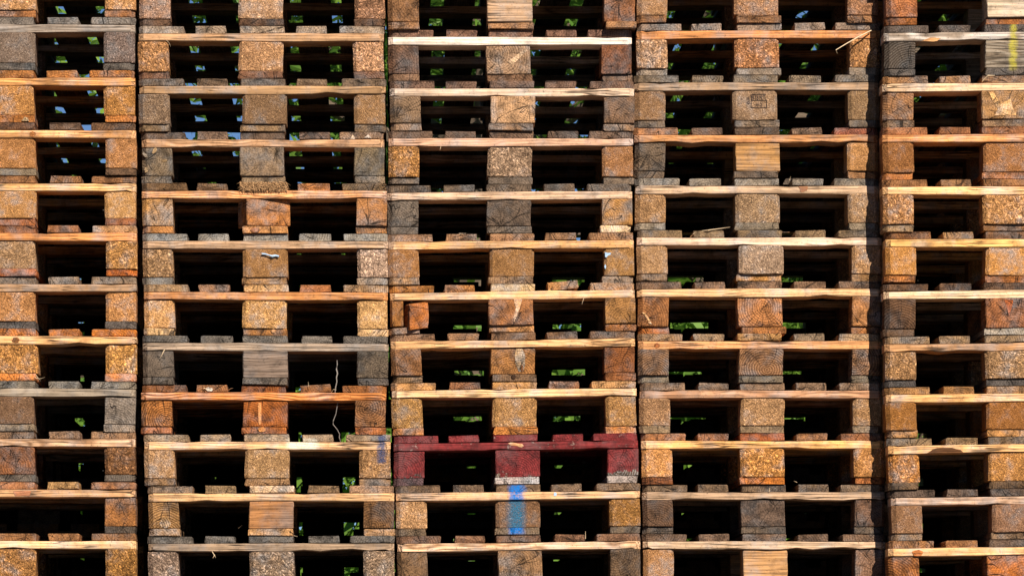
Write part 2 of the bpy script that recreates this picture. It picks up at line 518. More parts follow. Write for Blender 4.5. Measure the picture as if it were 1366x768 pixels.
# ------------------------------------------------------------------ what each pallet of the five stacks looks like
# per pallet: left px, right px, stringer-top y at left / right, stringer colour, deck colour(s), three blocks, bottom colour(s), description
def B(kind, *a, **o): return (kind, tuple(a), o)
G = (140, 128, 114); DG = (98, 88, 78); BN = (122, 88, 62); RB = (165, 98, 50); OR = (195, 122, 58)
T = {}
T[1] = [
 dict(y=(-37, -37), x=(-146, 180), str=(200, 160, 115), deck=G, blocks=[B('m',210,160,105), B('m',215,165,105), B('m',212,162,102)], bot=(150,100,58), look='tan chipboard-block pallet cut by the top edge'),
 dict(y=(33, 33), x=(-147, 180), str=(162, 146, 130), deck=(132,120,108), blocks=[B('f',150,130,110), B('f',150,130,110), B('m',140,120,105)], bot=DG, look='weathered all-grey pallet'),
 dict(y=(104, 104), x=(-147, 180), str=(228, 166, 100), deck=(175,115,60), blocks=[B('m',200,145,75), B('m',200,145,78), B('m',200,145,75)], bot=(165,105,50), look='bright orange pallet with coarse golden chip blocks'),
 dict(y=(174, 174), x=(-146, 181), str=(232, 176, 115), deck=[BN,BN,(118,82,55),(122,90,64),(122,90,62)], blocks=[B('f',200,145,85), B('f',200,145,85), B('f',200,145,88)], bot=[DG,(120,105,85),(95,72,52)], con=0.6, look='orange pallet with a knotted stringer and dark feet'),
 dict(y=(244.7, 244.7), x=(-145, 181), str=(236, 186, 122), deck=(150,105,66), blocks=[B('f',208,158,95), B('f',208,158,95), B('f',222,172,104)], bot=(150,92,52), look='honey-coloured pallet with smooth fine blocks'),
 dict(y=(311, 311), x=(-144, 182), str=(226, 156, 92), deck=[BN,BN,(150,96,56),(150,100,62),(190,140,90)], blocks=[B('m',190,150,100), B('m',185,150,105), B('c',195,145,80)], bot=(182,102,42), look='orange-red pallet with grey-tan blocks on orange feet'),
 dict(y=(379, 379), x=(-145, 182), str=(178, 142, 106), deck=(150,126,102), blocks=[B('m',205,150,90), B('m',205,150,90), B('m',205,150,88)], bot=(92,82,74), look='pallet with a greyed stringer, tan blocks and dark grey feet'),
 dict(y=(448, 449), x=(-145, 182), str=(238, 186, 126), deck=(202,122,48), blocks=[B('c',205,150,80), B('c',205,150,80), B('c',210,155,80)], bot=(200,125,60), look='golden pallet with vivid orange deck ends and a stringer knot'),
 dict(y=(517, 519), x=(-147, 180), str=(152, 137, 118), deck=(132,121,106), blocks=[B('f',135,105,75), B('f',138,108,78), B('s',132,118,104)], bot=[DG,(130,112,90),(150,130,110)], look='grey pallet whose right block shows split end grain'),
 dict(y=(585, 585), x=(-147, 180), str=(214, 172, 132), deck=(150,116,86), blocks=[B('s',150,95,55), B('s',150,96,56), B('c',140,100,60)], bot=DG, con=0.8, look='pallet with a pink striped stringer and a cracked brown block'),
 dict(y=(652, 653), x=(-147, 180), str=(208, 162, 116), deck=[BN,BN,(170,115,75),(175,135,85),(170,115,72)], blocks=[B('s',150,95,55), None, B('s',165,110,60)], bot=[DG,None,(85,72,60)], look='pallet with its centre block missing'),
 dict(y=(721, 721), x=(-145, 181), str=(236, 192, 136), deck=(150,106,66), blocks=[B('c',170,125,70), B('c',172,126,70), B('c',165,120,60)], bot=BN, look='pale-stringer pallet with coarse brown chips cut by the bottom edge'),
]
T[2] = [
 dict(y=(-24, -24), x=(185, 513), str=(190, 150, 110), deck=G, blocks=[B('m',190,150,115), B('m',205,165,120), B('c',170,130,95)], bot=(102,76,56), look='chipboard-block pallet with dark feet cut by the top edge'),
 dict(y=(45, 45), x=(185, 512), str=(192, 152, 112), deck=(165,142,118), blocks=[B('c',195,145,90), B('m',200,155,105), B('c',205,160,115)], bot=(122,86,62), look='tan pallet with light chip blocks'),
 dict(y=(115.4, 115.4), x=(186, 514.6), str=(182, 146, 106), deck=(122,100,78), blocks=[B('m',150,125,95), B('f',152,122,86), B('f',172,136,92)], bot=(126,101,72), look='dull brown-grey pallet with crumbly blocks'),
 dict(y=(186, 186), x=(189, 512.5), str=(194, 152, 112), deck=[(116,92,72),(130,104,84),(120,96,76),(122,94,74),(150,118,90)], blocks=[B('s',130,110,85), B('s',136,112,86,con=0.15), B('s',126,106,76)], bot=(128,108,84), con=0.6, look='grey solid-block pallet with pale knots on its left block'),
 dict(y=(254.6, 254.6), x=(189, 516), str=(228, 166, 110), deck=[(120,92,62),(128,98,68),(150,118,78),(185,120,65),(125,100,70)], blocks=[B('s',190,140,80), B('s',188,124,66, dx=0.014, rz=0.22, dy=0.012, con=0.2, h=0.95), B('s',175,120,70)], bot=[(165,115,65),(190,135,80),(165,115,66)], con=0.7, look='pallet with a twisted orange centre block under shredded fibres'),
 dict(y=(321.5, 321.5), x=(190.4, 518), str=(192, 157, 122), deck=(150,140,126), blocks=[B('c',175,140,95), B('f',185,140,85), B('c',195,165,135)], bot=[(135,122,105),(160,120,75),(150,130,110)], look='grey-decked pallet with torn white film on its centre block'),
 dict(y=(389, 390.4), x=(191.7, 517), str=(204, 143, 86), deck=[(170,136,96),(155,110,72),(205,160,105),(165,105,60),(185,145,100)], blocks=[B('m',225,175,110), B('m',222,172,102), B('m',226,182,116)], bot=[(210,170,118),(160,110,60),(205,165,115)], look='orange-stringer pallet with bright yellow chip blocks'),
 dict(y=(457, 458.5), x=(190, 518), str=(168, 148, 128), deck=(112,103,93), blocks=[B('s',106,92,78), B('x',155,134,118,con=0.5), B('s',106,92,76)], bot=(100,88,76), look='dark grey pallet with solid weathered blocks'),
 dict(y=(523, 524), x=(188, 515), str=(234, 154, 84), deck=[(150,95,50),(160,110,70),(150,88,40),(140,95,55),(150,96,50)], blocks=[B('s',185,120,60,con=0.9), B('s',168,96,40), B('s',155,108,68,con=0.9)], bot=(160,95,45), con=1.0, dtilt={3: (-0.06, 0.004, 0.0), 1: (-0.02, -0.004, 0.0)}, look='fiery orange pallet with boldly striped stringer and ringed blocks'),
 dict(y=(589, 589), x=(192.5, 521), str=(228, 182, 132), deck=(168,142,112), blocks=[B('m',190,150,100), B('m',186,150,100), B('em',182,142,92)], bot=(140,108,74), smat='ex', emat='es', look='pallet with dark blue paint on its right end'),
 dict(y=(658, 657.3), x=(198, 526), str=(224, 178, 126), deck=[(150,122,94),(150,124,90),(205,170,130),(140,112,80),(165,130,100)], blocks=[B('s',165,125,78,con=0.9), B('x',192,137,86,con=0.35), B('s',128,92,56,con=0.7)], bot=(172,132,88), look='ringed end-block pallet with a rough side-grain centre'),
 dict(y=(725, 724), x=(198, 526), str=(162, 138, 113), deck=(108,99,89), blocks=[B('c',165,140,115), B('c',162,137,107), B('c',165,140,110)], bot=DG, rag=True, look='ragged grey-stringer pallet with pale chip blocks'),
]
T[3] = [
 dict(y=(-19, -19), x=(517, 847), str=(200, 165, 130), deck=G, blocks=[B('s',142,102,66), B('x',218,178,138,con=0.2), B('s',152,102,66)], bot=(152,112,76), bopt={2: dict(dx=0.005, dy=-0.022, ry=0.0)}, look='pallet with a pale cracked centre block cut by the top edge'),
 dict(y=(49.5, 49.5), x=(518, 843), str=(244, 222, 200), deck=(132,98,78), blocks=[B('s',118,88,68), B('s',165,133,103), B('s',138,86,52)], bot=(128,98,74), con=0.1, look='brown-block pallet with an almost white stringer'),
 dict(y=(118.5, 118.5), x=(520, 846), str=(224, 194, 164), deck=(126,97,78), blocks=[B('s',132,107,82), B('s',192,152,112), B('s',132,102,77)], bot=(150,118,88), con=0.15, look='pale pink-stringer pallet with a radially cracked centre block'),
 dict(y=(185, 184.5), x=(518.5, 845), str=(218, 174, 142), deck=(122,97,78), blocks=[B('c',188,138,75), B('c',182,152,117), B('f',187,137,87)], bot=(112,96,80), look='pinkish pallet with a crumbling orange left block'),
 dict(y=(257, 254.6), x=(517, 844), str=(218, 184, 152), deck=(116,97,78), blocks=[B('s',116,102,88), B('s',108,90,74), B('s',182,132,72)], bot=[(104,92,80),(100,86,72),(222,178,124)], bopt={2: dict(dx=-0.006)}, look='dark grey-block pallet with a yellow right block on a pale foot'),
 dict(y=(322.8, 319.8), x=(519, 846), str=(228, 178, 118), deck=(165,124,88), blocks=[B('f',182,132,76), B('f',182,137,82), B('f',187,142,82)], bot=[(160,122,82),(150,118,86),(140,114,88)], look='tan pallet with smooth fine-grained blocks'),
 dict(y=(391, 386.5), x=(521, 847.5), str=(232, 183, 128), deck=[(185,125,62),(190,130,72),(205,170,120),(185,132,76),(190,140,88)], blocks=[B('s',172,115,58,dx=-0.0285,w=0.42,con=0.5), B('s',168,112,66), B('s',162,117,66)], bot=[(150,112,80),(175,125,75),(160,105,55)], bopt={0: dict(dx=-0.004, ry=-0.05, dz=-0.002)}, dtilt={3: (-0.075, 0.0, 0.004)}, look='pallet with a broken-off left block lying tilted'),
 dict(y=(455.5, 451), x=(522, 848), str=(232, 183, 128), deck=(142,107,77), blocks=[B('s',147,102,62), B('s',162,112,62), B('s',142,87,46)], bot=[(130,102,72),(120,92,66),(145,92,52)], con=0.6, look='red-brown solid-block pallet with a pale knot in its centre block'),
 dict(y=(520.6, 517.3), x=(523.5, 850), str=(240, 196, 142), deck=[(205,150,90),(150,100,65),(210,155,92),(170,115,75),(200,150,95)], blocks=[B('m',190,145,80), B('m',190,145,85), B('m',190,145,85)], bot=(198,128,62), look='light orange pallet resting on the red one'),
 dict(y=(591.5, 587), x=(526, 852), str=(150, 120, 110), deck=(150,120,112), blocks=[B('rs',95,85,82,con=4.0), B('rs',160,145,135,con=3.0), B('rs',170,158,150,con=13.0)], bot=[(98,74,74),(165,150,142),(160,145,136)], red=True, con=0.1, look='dark red painted pallet with worn grey feet'),
 dict(y=(658, 654), x=(529, 854.5), str=(222, 178, 132), deck=(126,101,77), blocks=[B('m',212,167,112), B('bf',152,117,82), B('m',167,122,62)], bot=(112,94,74), smat='bx', emat='bs', look='pallet with a bright blue sprayed stripe down its centre'),
 dict(y=(725.5, 721), x=(531, 855), str=(230, 190, 150), deck=(132,97,72), blocks=[B('s',127,97,67), B('s',152,117,82), B('s',112,88,64)], bot=BN, con=0.9, look='striped-stringer pallet with solid brown blocks cut by the bottom edge'),
]
T[4] = [
 dict(y=(-30, -30), x=(850, 1172), str=(195, 150, 105), deck=G, blocks=[B('f',187,147,102), B('m',192,147,102), B('m',177,132,92)], bot=(142,102,67), look='tan fine-block pallet cut by the top edge'),
 dict(y=(41.7, 40.0), x=(850, 1175), str=(214, 148, 90), deck=(156,132,112), blocks=[B('c',195,155,110), B('c',192,137,86), B('c',192,142,86)], bot=(135,118,100), look='orange-stringer pallet with a long splinter hanging off'),
 dict(y=(110.7, 109.7), x=(846.5, 1173), str=(168, 138, 107), deck=(136,116,92), blocks=[B('f',167,132,92), B('f',172,142,107), B('f',167,137,97)], bot=(116,97,77), look='grey-brown pallet with a stamped centre block'),
 dict(y=(180, 180), x=(846.5, 1172), str=(198, 143, 92), deck=[(165,115,75),(130,102,82),(105,85,68),(130,105,85),(150,90,65)], blocks=[B('s',116,97,77), B('x',207,157,97,con=0.3), B('f',207,157,97)], bot=[(110,90,70),(105,88,72),(150,110,72)], rag=True, look='pallet with tan side-grain centre block, grey split left block'),
 dict(y=(247.8, 247.8), x=(848, 1173), str=(198, 168, 137), deck=(146,131,112), blocks=[B('m',187,147,97), B('m',182,152,112), B('m',182,147,102)], bot=(132,117,97), look='pale grey-decked pallet with a nick in its stringer'),
 dict(y=(317, 317), x=(850, 1177), str=(230, 196, 165), deck=(136,112,82), blocks=[B('f',202,162,112), B('m',192,162,127), B('m',192,152,102)], bot=[(140,110,80),(180,130,70),(160,120,75)], look='whitish-stringer pallet with loose strips lying on its deck'),
 dict(y=(385.7, 384.7), x=(850.4, 1178), str=(234, 190, 138), deck=(132,102,77), blocks=[B('s',167,112,66), B('s',187,127,76,con=0.7), B('s',182,127,77)], bot=[(175,105,50),(165,110,60),(165,108,55)], bopt={1: dict(dx=0.012)}, look='red-brown sawn-block pallet, centre block overhanging its foot'),
 dict(y=(455, 455), x=(851.7, 1177), str=(228, 168, 112), deck=[(170,132,92),(160,132,100),(190,142,85),(150,128,102),(185,150,110)], blocks=[B('s',142,107,77,con=0.9), B('s',152,112,77,con=0.9), B('s',152,112,77,con=0.9)], bot=(122,107,87), look='pallet with ringed grey-brown end-grain blocks'),
 dict(y=(520.6, 520.6), x=(854, 1178.5), str=(194, 148, 112), deck=(150,120,92), blocks=[B('m',187,147,102), B('m',197,157,107), B('m',187,147,97)], bot=(142,117,87), con=0.6, look='dusky pink-stringer pallet with tan chip blocks'),
 dict(y=(588, 587.5), x=(855.6, 1180), str=(242, 184, 112), deck=[(165,110,66),(165,110,70),(182,96,36),(155,110,72),(150,98,60)], blocks=[B('m',225,165,95), B('c',215,155,80), B('m',220,160,90)], bot=[(135,82,45),(185,112,45),(150,92,48)], look='glowing yellow-orange pallet beside the red one'),
 dict(y=(656, 656), x=(857, 1181), str=(194, 163, 132), deck=(126,102,77), blocks=[B('s',108,82,62), B('s',103,83,68), B('s',127,92,67)], bot=(100,84,68), rag=True, look='pallet with very dark end-grain blocks'),
 dict(y=(721.6, 722), x=(858, 1182), str=(204, 174, 142), deck=(122,97,77), blocks=[B('f',202,152,97), B('x',217,167,112,con=0.2), B('s',142,107,82)], bot=BN, rag=True, look='chewed-stringer pallet with a smooth pale centre block'),
]
T[5] = [
 dict(y=(-26, -27), x=(1183, 1510), str=(200, 150, 100), deck=G, blocks=[B('s',178,112,66), B('x',228,203,172,con=0.15), B('s',170,110,60)], bot=(147,92,47), look='pallet with a whitish centre block cut by the top edge'),
 dict(y=(44.8, 41.0), x=(1180, 1507), str=(208, 193, 178), deck=(102,88,78), blocks=[B('s',92,82,72,con=1.0), B('yx',168,153,133,con=0.9), B('s',95,85,75)], bot=(95,85,76), smat='yx', emat='ys', con=0.8, look='silver-grey pallet with a yellow stripe'),
 dict(y=(112, 109), x=(1178, 1505), str=(242, 203, 158), deck=(165,121,77), blocks=[B('s',157,112,72,con=0.5), B('s',177,132,82), B('s',160,115,75)], bot=(132,102,72), look='peach-stringer pallet with a torn centre block'),
 dict(y=(179.7, 178), x=(1178, 1505), str=(224, 158, 97), deck=(162,107,67), blocks=[B('f',167,117,66), B('f',187,132,77), B('f',180,130,75)], bot=(165,105,55), look='orange pallet with brown fine-chip blocks'),
 dict(y=(249.4, 249), x=(1178, 1505), str=(244, 194, 133), deck=[(150,106,66),(150,110,72),(152,105,62),(140,125,105),(150,105,66)], blocks=[B('c',192,142,86), B('c',202,152,92), B('c',195,145,88)], bot=[(150,120,85),(140,100,62),BN], look='pallet with large bright chips and a notched cream stringer'),
 dict(y=(319, 319), x=(1182, 1509), str=(250, 196, 118), deck=[(140,95,56),(170,125,75),(130,92,60),(175,130,80),(140,95,56)], blocks=[B('f',218,158,82), B('f',222,162,86), B('f',218,158,82)], bot=(165,105,52), look='vivid amber pallet with smooth golden blocks'),
 dict(y=(389, 385), x=(1180, 1507), str=(228, 194, 154), deck=(112,82,57), blocks=[B('s',112,82,57,con=0.8), B('s',158,102,62), B('s',150,100,60)], bot=[(105,80,58),(150,138,122),BN], look='pale-stringer pallet with dark brown blocks, one cracked and reddish'),
 dict(y=(459.4, 455), x=(1181, 1508), str=(194, 148, 102), deck=(162,132,97), blocks=[B('c',182,142,92), B('c',177,142,97), B('c',178,140,92)], bot=(84,76,70), rag=True, look='pallet with a splintered tan stringer and charcoal feet'),
 dict(y=(526.6, 523), x=(1183, 1510), str=(244, 190, 124), deck=(167,122,72), blocks=[B('f',182,127,62), B('f',178,122,62), B('f',180,125,62)], bot=(165,120,70), look='ochre pallet with a bright set-in stringer'),
 dict(y=(595, 590), x=(1186, 1513), str=(244, 190, 124), deck=[(145,118,84),(145,118,84),(130,105,75),(155,115,66),(150,115,75)], blocks=[B('c',202,142,72), B('m',207,152,82), B('c',202,145,75)], bot=(105,82,58), look='golden pallet with a scorched notch in its stringer'),
 dict(y=(664, 659), x=(1190, 1516), str=(204, 168, 138), deck=(107,87,72), blocks=[B('f',172,132,92), B('f',172,132,97), B('f',170,130,92)], bot=(130,104,78), look='dull mauve-stringer pallet with brown fine blocks'),
 dict(y=(731.5, 727), x=(1186, 1513), str=(244, 194, 133), deck=[(165,116,70),(150,105,65),(110,88,70),(150,125,95),(165,105,60)], blocks=[B('s',168,107,56,con=0.7), B('s',188,112,50), B('s',175,110,55)], bot=BN, look='rust-coloured solid-block pallet cut by the bottom edge'),
]
STACK_Y = {1: 0.0, 2: 0.0, 3: 0.0, 4: 0.0, 5: -0.118}
STACK_NAME = {1: 'leftmost stack', 2: 'second stack from left', 3: 'middle stack', 4: 'second stack from right', 5: 'rightmost stack'}
ORD = ['top row', 'second row', 'third row', 'fourth row', 'fifth row', 'sixth row', 'seventh row', 'eighth row', 'ninth row', 'tenth row', 'eleventh row', 'bottom row']

def to_x(px, y): return (px - VX) / PX * (DIST + y) / DIST
def to_z(py, y): return CAM_Z + (VY - py) / PX * (DIST + y) / DIST

FRONT = {}
STACK_ENDS = {}
for c in range(1, 6):
    rows = T[c]; y0 = STACK_Y[c]
    ymid = [sum(r['y']) / 2 for r in rows]
    for i, r in enumerate(rows):
        nxt = ymid[i + 1] if i + 1 < len(rows) else ymid[i] + 68.2
        h = (nxt - ymid[i]) / PX * (DIST + y0) / DIST
        # neighbours share one joint: the deck of the next one starts where this one ends
        root, parts = build_pallet(to_x(r['x'][0], y0), to_x(r['x'][1], y0), to_z(r['y'][0], y0), to_z(r['y'][1], y0), h,
                                   y0 + J(0.007), r, r['look'] + ', ' + ORD[i] + ', ' + STACK_NAME[c], 'pallets in the front row of stacks')
        FRONT[c, i] = (root, parts, r)
    STACK_ENDS[c] = (to_x(sum(rows[-1]['x']) / 2, y0), to_x(sum(rows[0]['x']) / 2, y0), to_z(ymid[-1], y0) + TD - PITCH * 1.0, to_z(ymid[0], y0) + TD)

# ------------------------------------------------------------------ whole pallets as one mesh: rows behind and the stack ends out of frame
def whole_pallet_mesh(seed):
    r = random.Random(seed)
    bm = bmesh.new()
    def bx(x0, x1, y0, y1, z0, z1):
        vs = [bm.verts.new((x, y, z)) for x in (x0, x1) for y in (y0, y1) for z in (z0, z1)]
        for f in ((0, 1, 3, 2), (4, 6, 7, 5), (0, 4, 5, 1), (2, 3, 7, 6), (0, 2, 6, 4), (1, 5, 7, 3)):
            bm.faces.new([vs[i] for i in f])
    j = lambda a: r.uniform(-a, a)
    z1 = TB; z2 = TB + HB; z3 = z2 + TS; z4 = z3 + TD
    e = 0.0004
    for x, w in ((-0.35, 0.05), (0, 0.0725), (0.35, 0.05)):
        dx = j(0.004)
        bx(x - w + dx, x + w + dx, r.uniform(0, 0.01), 1.2, 0, z1 - e)
        for y in (0, 0.5275, 1.055):
            bx(x - w + j(0.004), x + w + j(0.004), y + r.uniform(0.001, 0.006), y + 0.145, z1, z2 - e)
    for y in (0, 0.5275, 1.055): bx(-0.4, 0.4, y + r.uniform(0, 0.003), y + 0.145, z2, z3 - e)
    for x, w in ((-0.3275, 0.0725), (-0.165, 0.05), (0, 0.0725), (0.165, 0.05), (0.3275, 0.0725)):
        dx = j(0.006)
        bx(max(-0.4, x - w + dx), min(0.4, x + w + dx), r.uniform(0, 0.01), 1.2, z3, z4 - e)
    bmesh.ops.recalc_face_normals(bm, faces=bm.faces)
    me = bpy.data.meshes.new('pallet'); bm.to_mesh(me); bm.free()
    me.materials.append(MAT['s'])
    return me
WHOLE = [whole_pallet_mesh(s) for s in range(5)]
PILE = bmesh.new()
def unseen(x, y, z, sz):
    k = len(PILE.verts)
    PILE.from_mesh(rp.choice(WHOLE))
    PILE.verts.ensure_lookup_table()
    bmesh.ops.transform(PILE, matrix=Matrix.Translation((x, y, z)) @ Matrix.Diagonal((0.99, 1, sz, 1)), verts=PILE.verts[k:])
def whole(x, y, z, sz, label, group, roll=0.0):
    o = bpy.data.objects.new('pallet', rp.choice(WHOLE))
    COL.objects.link(o)
    o.location = (x, y, z); o.scale = (0.99, 1, sz); o.rotation_euler = (0, roll, J(0.006))
    o.color = (*vary(rp.choice([(150,115,80),(130,105,80),(120,105,90),(165,115,66),(105,92,80)])), 0.4)
    tag(o, label, 'pallet', group)
for c in range(1, 6):
    xb, xt, zb, zt = STACK_ENDS[c]
    r = T[c][-1]
    root = FRONT[c, 11][0]
    zlow = root.location.z
    n = round(zlow / PITCH)
    h = zlow / n
    roll0 = root.rotation_euler.y
    for k in range(n):
        unseen(xb + J(0.008), STACK_Y[c] + J(0.008), zlow - h * (k + 1), h / PITCH)
    for k in range(3):
        unseen(xt + J(0.008), STACK_Y[c] + J(0.008), zt + k * PITCH + 0.001, 0.997)
# second and third rows of stacks, lower than the front row
REAR = ((1.33, [(-2.0, .1668, 20), (-1.185, .1595, 21), (-0.37, .1668, 20), (0.455, .1620, 21), (1.285, .1621, 21), (2.10, .1665, 21), (2.92, .164, 21)]),
        (2.62, [(-1.85, .1613, 21), (-1.03, .1670, 20), (-0.215, .1613, 20), (0.575, .1667, 20), (1.38, .1671, 20), (2.22, .1613, 20), (3.03, .164, 20)]))
for yb, cols in REAR:
    for cx, hh, nn in cols:
        for k in range(nn):
            if hh * (k + 1) < 1.75: unseen(cx + J(0.007), yb + J(0.012), hh * k, hh / PITCH - 0.002)
            else: whole(cx + J(0.007), yb + J(0.012), hh * k, hh / PITCH - 0.002,
                  'dark pallet in the rows behind, glimpsed through the openings', 'pallets in the rows behind')
bmesh.ops.recalc_face_normals(PILE, faces=PILE.faces)
pile_mesh = bpy.data.meshes.new('pallet_pile'); PILE.to_mesh(pile_mesh); PILE.free()
pile_mesh.materials.append(MAT['s'])
pile = bpy.data.objects.new('pallet_pile', pile_mesh); COL.objects.link(pile)
pile.color = (*vary((140, 110, 80)), 0.4)
tag(pile, 'weathered pallets of the stacks outside the frame, carrying those in view', kind='stuff')

# ------------------------------------------------------------------ trees behind the yard
def leaf_material(name, a, b):
    n = NT(name)
    oi = n.node('ShaderNodeObjectInfo')
    g = n.node('ShaderNodeNewGeometry')
    f = n.noise(g.outputs['Position'], 2.2, 3.0)
    col = n.mix(n.step(f, 0.35, 0.65), a, b)
    n.link(col, n.bsdf.inputs['Base Color'])
    n.bsdf.inputs['Roughness'].default_value = 0.5
    tr = n.node('ShaderNodeBsdfTranslucent'); n.link(col, tr.inputs['Color'])
    mx = n.node('ShaderNodeMixShader'); mx.inputs[0].default_value = 0.4
    out = n.t.nodes['Material Output']
    n.link(n.bsdf.outputs[0], mx.inputs[1]); n.link(tr.outputs[0], mx.inputs[2]); n.link(mx.outputs[0], out.inputs['Surface'])
    return n.mat
LEAF = [leaf_material('leaf_green', (0.13, 0.26, 0.03), (0.22, 0.37, 0.045)), leaf_material('leaf_deep_green', (0.10, 0.22, 0.03), (0.18, 0.32, 0.04))]
TRUNK = plain('tree_bark', (96, 80, 64), 0.95, 0.4, 14)

def tree_meshes(seed):
    r = random.Random(seed)
    bm = bmesh.new()
    def limb(p0, p1, r0, r1, seg=5):
        d = (p1 - p0); q = d.to_track_quat('Z', 'Y')
        rings = []
        for i in range(seg + 1):
            t = i / seg
            c = p0.lerp(p1, t) + Vector((r.uniform(-1, 1), r.uniform(-1, 1), 0)) * r0 * 0.35 * (1 if 0 < i < seg else 0)
            rad = r0 + (r1 - r0) * t
            rings.append([bm.verts.new(c + q @ Vector((math.cos(a) * rad, math.sin(a) * rad, 0))) for a in [k * math.pi / 4 for k in range(8)]])
        for i in range(seg):
            for k in range(8):
                bm.faces.new((rings[i][k], rings[i][(k + 1) % 8], rings[i + 1][(k + 1) % 8], rings[i + 1][k]))
    top = Vector((r.uniform(-.3, .3), r.uniform(-.3, .3), 6.5))
    limb(Vector((0, 0, -0.1)), top, 0.22, 0.06, 8)
    clumps = []
    for k in range(16):
        z = r.uniform(1.6, 6.4); a = k * 2.4 + r.uniform(-.3, .3)
        L = r.uniform(1.1, 2.3) * (1.15 - abs(z - 3.6) / 6)
        base = Vector((0, 0, 0)).lerp(top, z / 6.5)
        tip = base + Vector((math.cos(a) * L, math.sin(a) * L, r.uniform(0.3, 1.1)))
        limb(base, tip, 0.07, 0.02, 4)
        for t in (0.55, 0.8, 1.0): clumps.append((base.lerp(tip, t), r.uniform(0.45, 0.8)))
    for k in range(8): clumps.append((top + Vector((r.gauss(0, .6), r.gauss(0, .6), r.uniform(-.6, 1.2))), r.uniform(.5, .8)))
    tm = bpy.data.meshes.new('trunk'); bm.to_mesh(tm); bm.free(); tm.materials.append(TRUNK)
    verts, faces = [], []
    for (c, rad) in clumps:
        for k in range(290):
            d = Vector((r.gauss(0, 1), r.gauss(0, 1), r.gauss(0, 0.8))).normalized() * rad * r.uniform(0.35, 1.05)
            p = c + d
            u = Vector((r.gauss(0, 1), r.gauss(0, 1), r.gauss(0, 1))).normalized()
            w = u.orthogonal().normalized()
            L = r.uniform(0.03, 0.065); wd = L * 0.42
            i = len(verts)
            verts += [p - u * L, p + w * wd, p + u * L, p - w * wd + u.cross(w) * L * 0.2]
            faces.append((i, i + 1, i + 2, i + 3))
    cm = bpy.data.meshes.new('crown'); cm.from_pydata(verts, [], faces); cm.materials.append(LEAF[seed % 2])
    return tm, cm
TM = [tree_meshes(s) for s in range(4)]
rt = random.Random(3)
TREES = [(-8.5, 15, 1.1), (-5.2, 13.5, 0.9), (-2.6, 14.5, 0.88), (0.5, 12.6, 0.9), (2.9, 14.0, 1.0), (5.4, 12.5, 1.0), (8.6, 14.6, 1.15), (0.2, 19.5, 1.15), (4.6, 20, 1.3), (1.9, 17.0, 1.15), (6.9, 17.5, 1.2), (3.6, 16.6, 1.0)]
for i, (x, y, s) in enumerate(TREES):
    tm, cm = TM[i % 4]
    root = bpy.data.objects.new('leafy_tree', None); COL.objects.link(root)
    root.location = (x, y, 0); root.scale = (s, s, s); root.rotation_euler = (0, 0, rt.uniform(0, 6.28))
    tag(root, 'sunlit green leafy tree behind the stacks, glimpsed through the openings', 'tree', 'trees behind the stacks')
    for nm, me in (('trunk', tm), ('crown', cm)):
        o = bpy.data.objects.new(nm, me); COL.objects.link(o); o.parent = root
# low shrubs close behind the stacks
def shrub_mesh(seed):
    r = random.Random(100 + seed)
    verts, faces = [], []
    for k in range(7000):
        a = r.uniform(0, 6.28); rr = math.sqrt(r.random()) * 0.9; z = r.random() ** 0.7 * 2.1 * (1 - 0.5 * (rr / 0.9) ** 2)
        p = Vector((math.cos(a) * rr, math.sin(a) * rr, z + 0.05))
        u = Vector((r.gauss(0, 1), r.gauss(0, 1), r.gauss(0, 1))).normalized(); w = u.orthogonal().normalized()
        L = r.uniform(0.025, 0.05); wd = L * 0.42; i = len(verts)
        verts += [p - u * L, p + w * wd, p + u * L, p - w * wd]
        faces.append((i, i + 1, i + 2, i + 3))
    me = bpy.data.meshes.new('foliage'); me.from_pydata(verts, [], faces); me.materials.append(LEAF[seed % 2])
    return me
SM = [shrub_mesh(0), shrub_mesh(1)]
for i in range(24):
    root = bpy.data.objects.new('leafy_shrub', SM[i % 2]); COL.objects.link(root)
    s = rt.uniform(0.95, 1.35) if i < 12 else rt.uniform(1.5, 1.9)
    root.location = (-7 + (i % 12) * 1.45 + (0.7 if i >= 12 else 0) + rt.uniform(-.2, .2), (10.4 if i < 12 else 12.3) + rt.uniform(-0.5, 0.7), 0); root.scale = (s, s, s); root.rotation_euler = (0, 0, rt.uniform(0, 6))
    tag(root, 'bushy green shrub in the undergrowth behind the stacks', 'shrub', 'shrubs behind the stacks')

# ------------------------------------------------------------------ small details
def child(name, me, mat, parent, world_loc, rot=(0, 0, 0)):
    """a small part placed in yard coordinates under a pallet or one of its pieces"""
    o = bpy.data.objects.new(name, me); COL.objects.link(o)
    if not me.materials: me.materials.append(MAT[mat])
    bpy.context.view_layer.update()
    o.parent = parent
    o.matrix_parent_inverse = parent.matrix_world.inverted()
    o.matrix_world = Matrix.LocRotScale(Vector(world_loc), __import__('mathutils').Euler(rot), None)
    return o

def sliver_mesh(pts, r0, r1, thin=0.72):
    """tapered crooked sliver through points"""
    rings = []
    n = len(pts)
    for i, p in enumerate(pts):
        p = Vector(p)
        d = (Vector(pts[min(i + 1, n - 1)]) - Vector(pts[max(i - 1, 0)])).normalized()
        q = d.to_track_quat('Z', 'Y')
        r = (r0 + (r1 - r0) * i / (n - 1)) * thin * (1 - 0.55 * (i == n - 1)) * (1 - 0.3 * (i == 0))
        rings.append([tuple(p + q @ Vector((math.cos(a) * r, math.sin(a) * r * 0.6, 0))) for a in [k * math.pi / 3 for k in range(6)]])
    me = loft(rings); me.materials.clear()
    return me

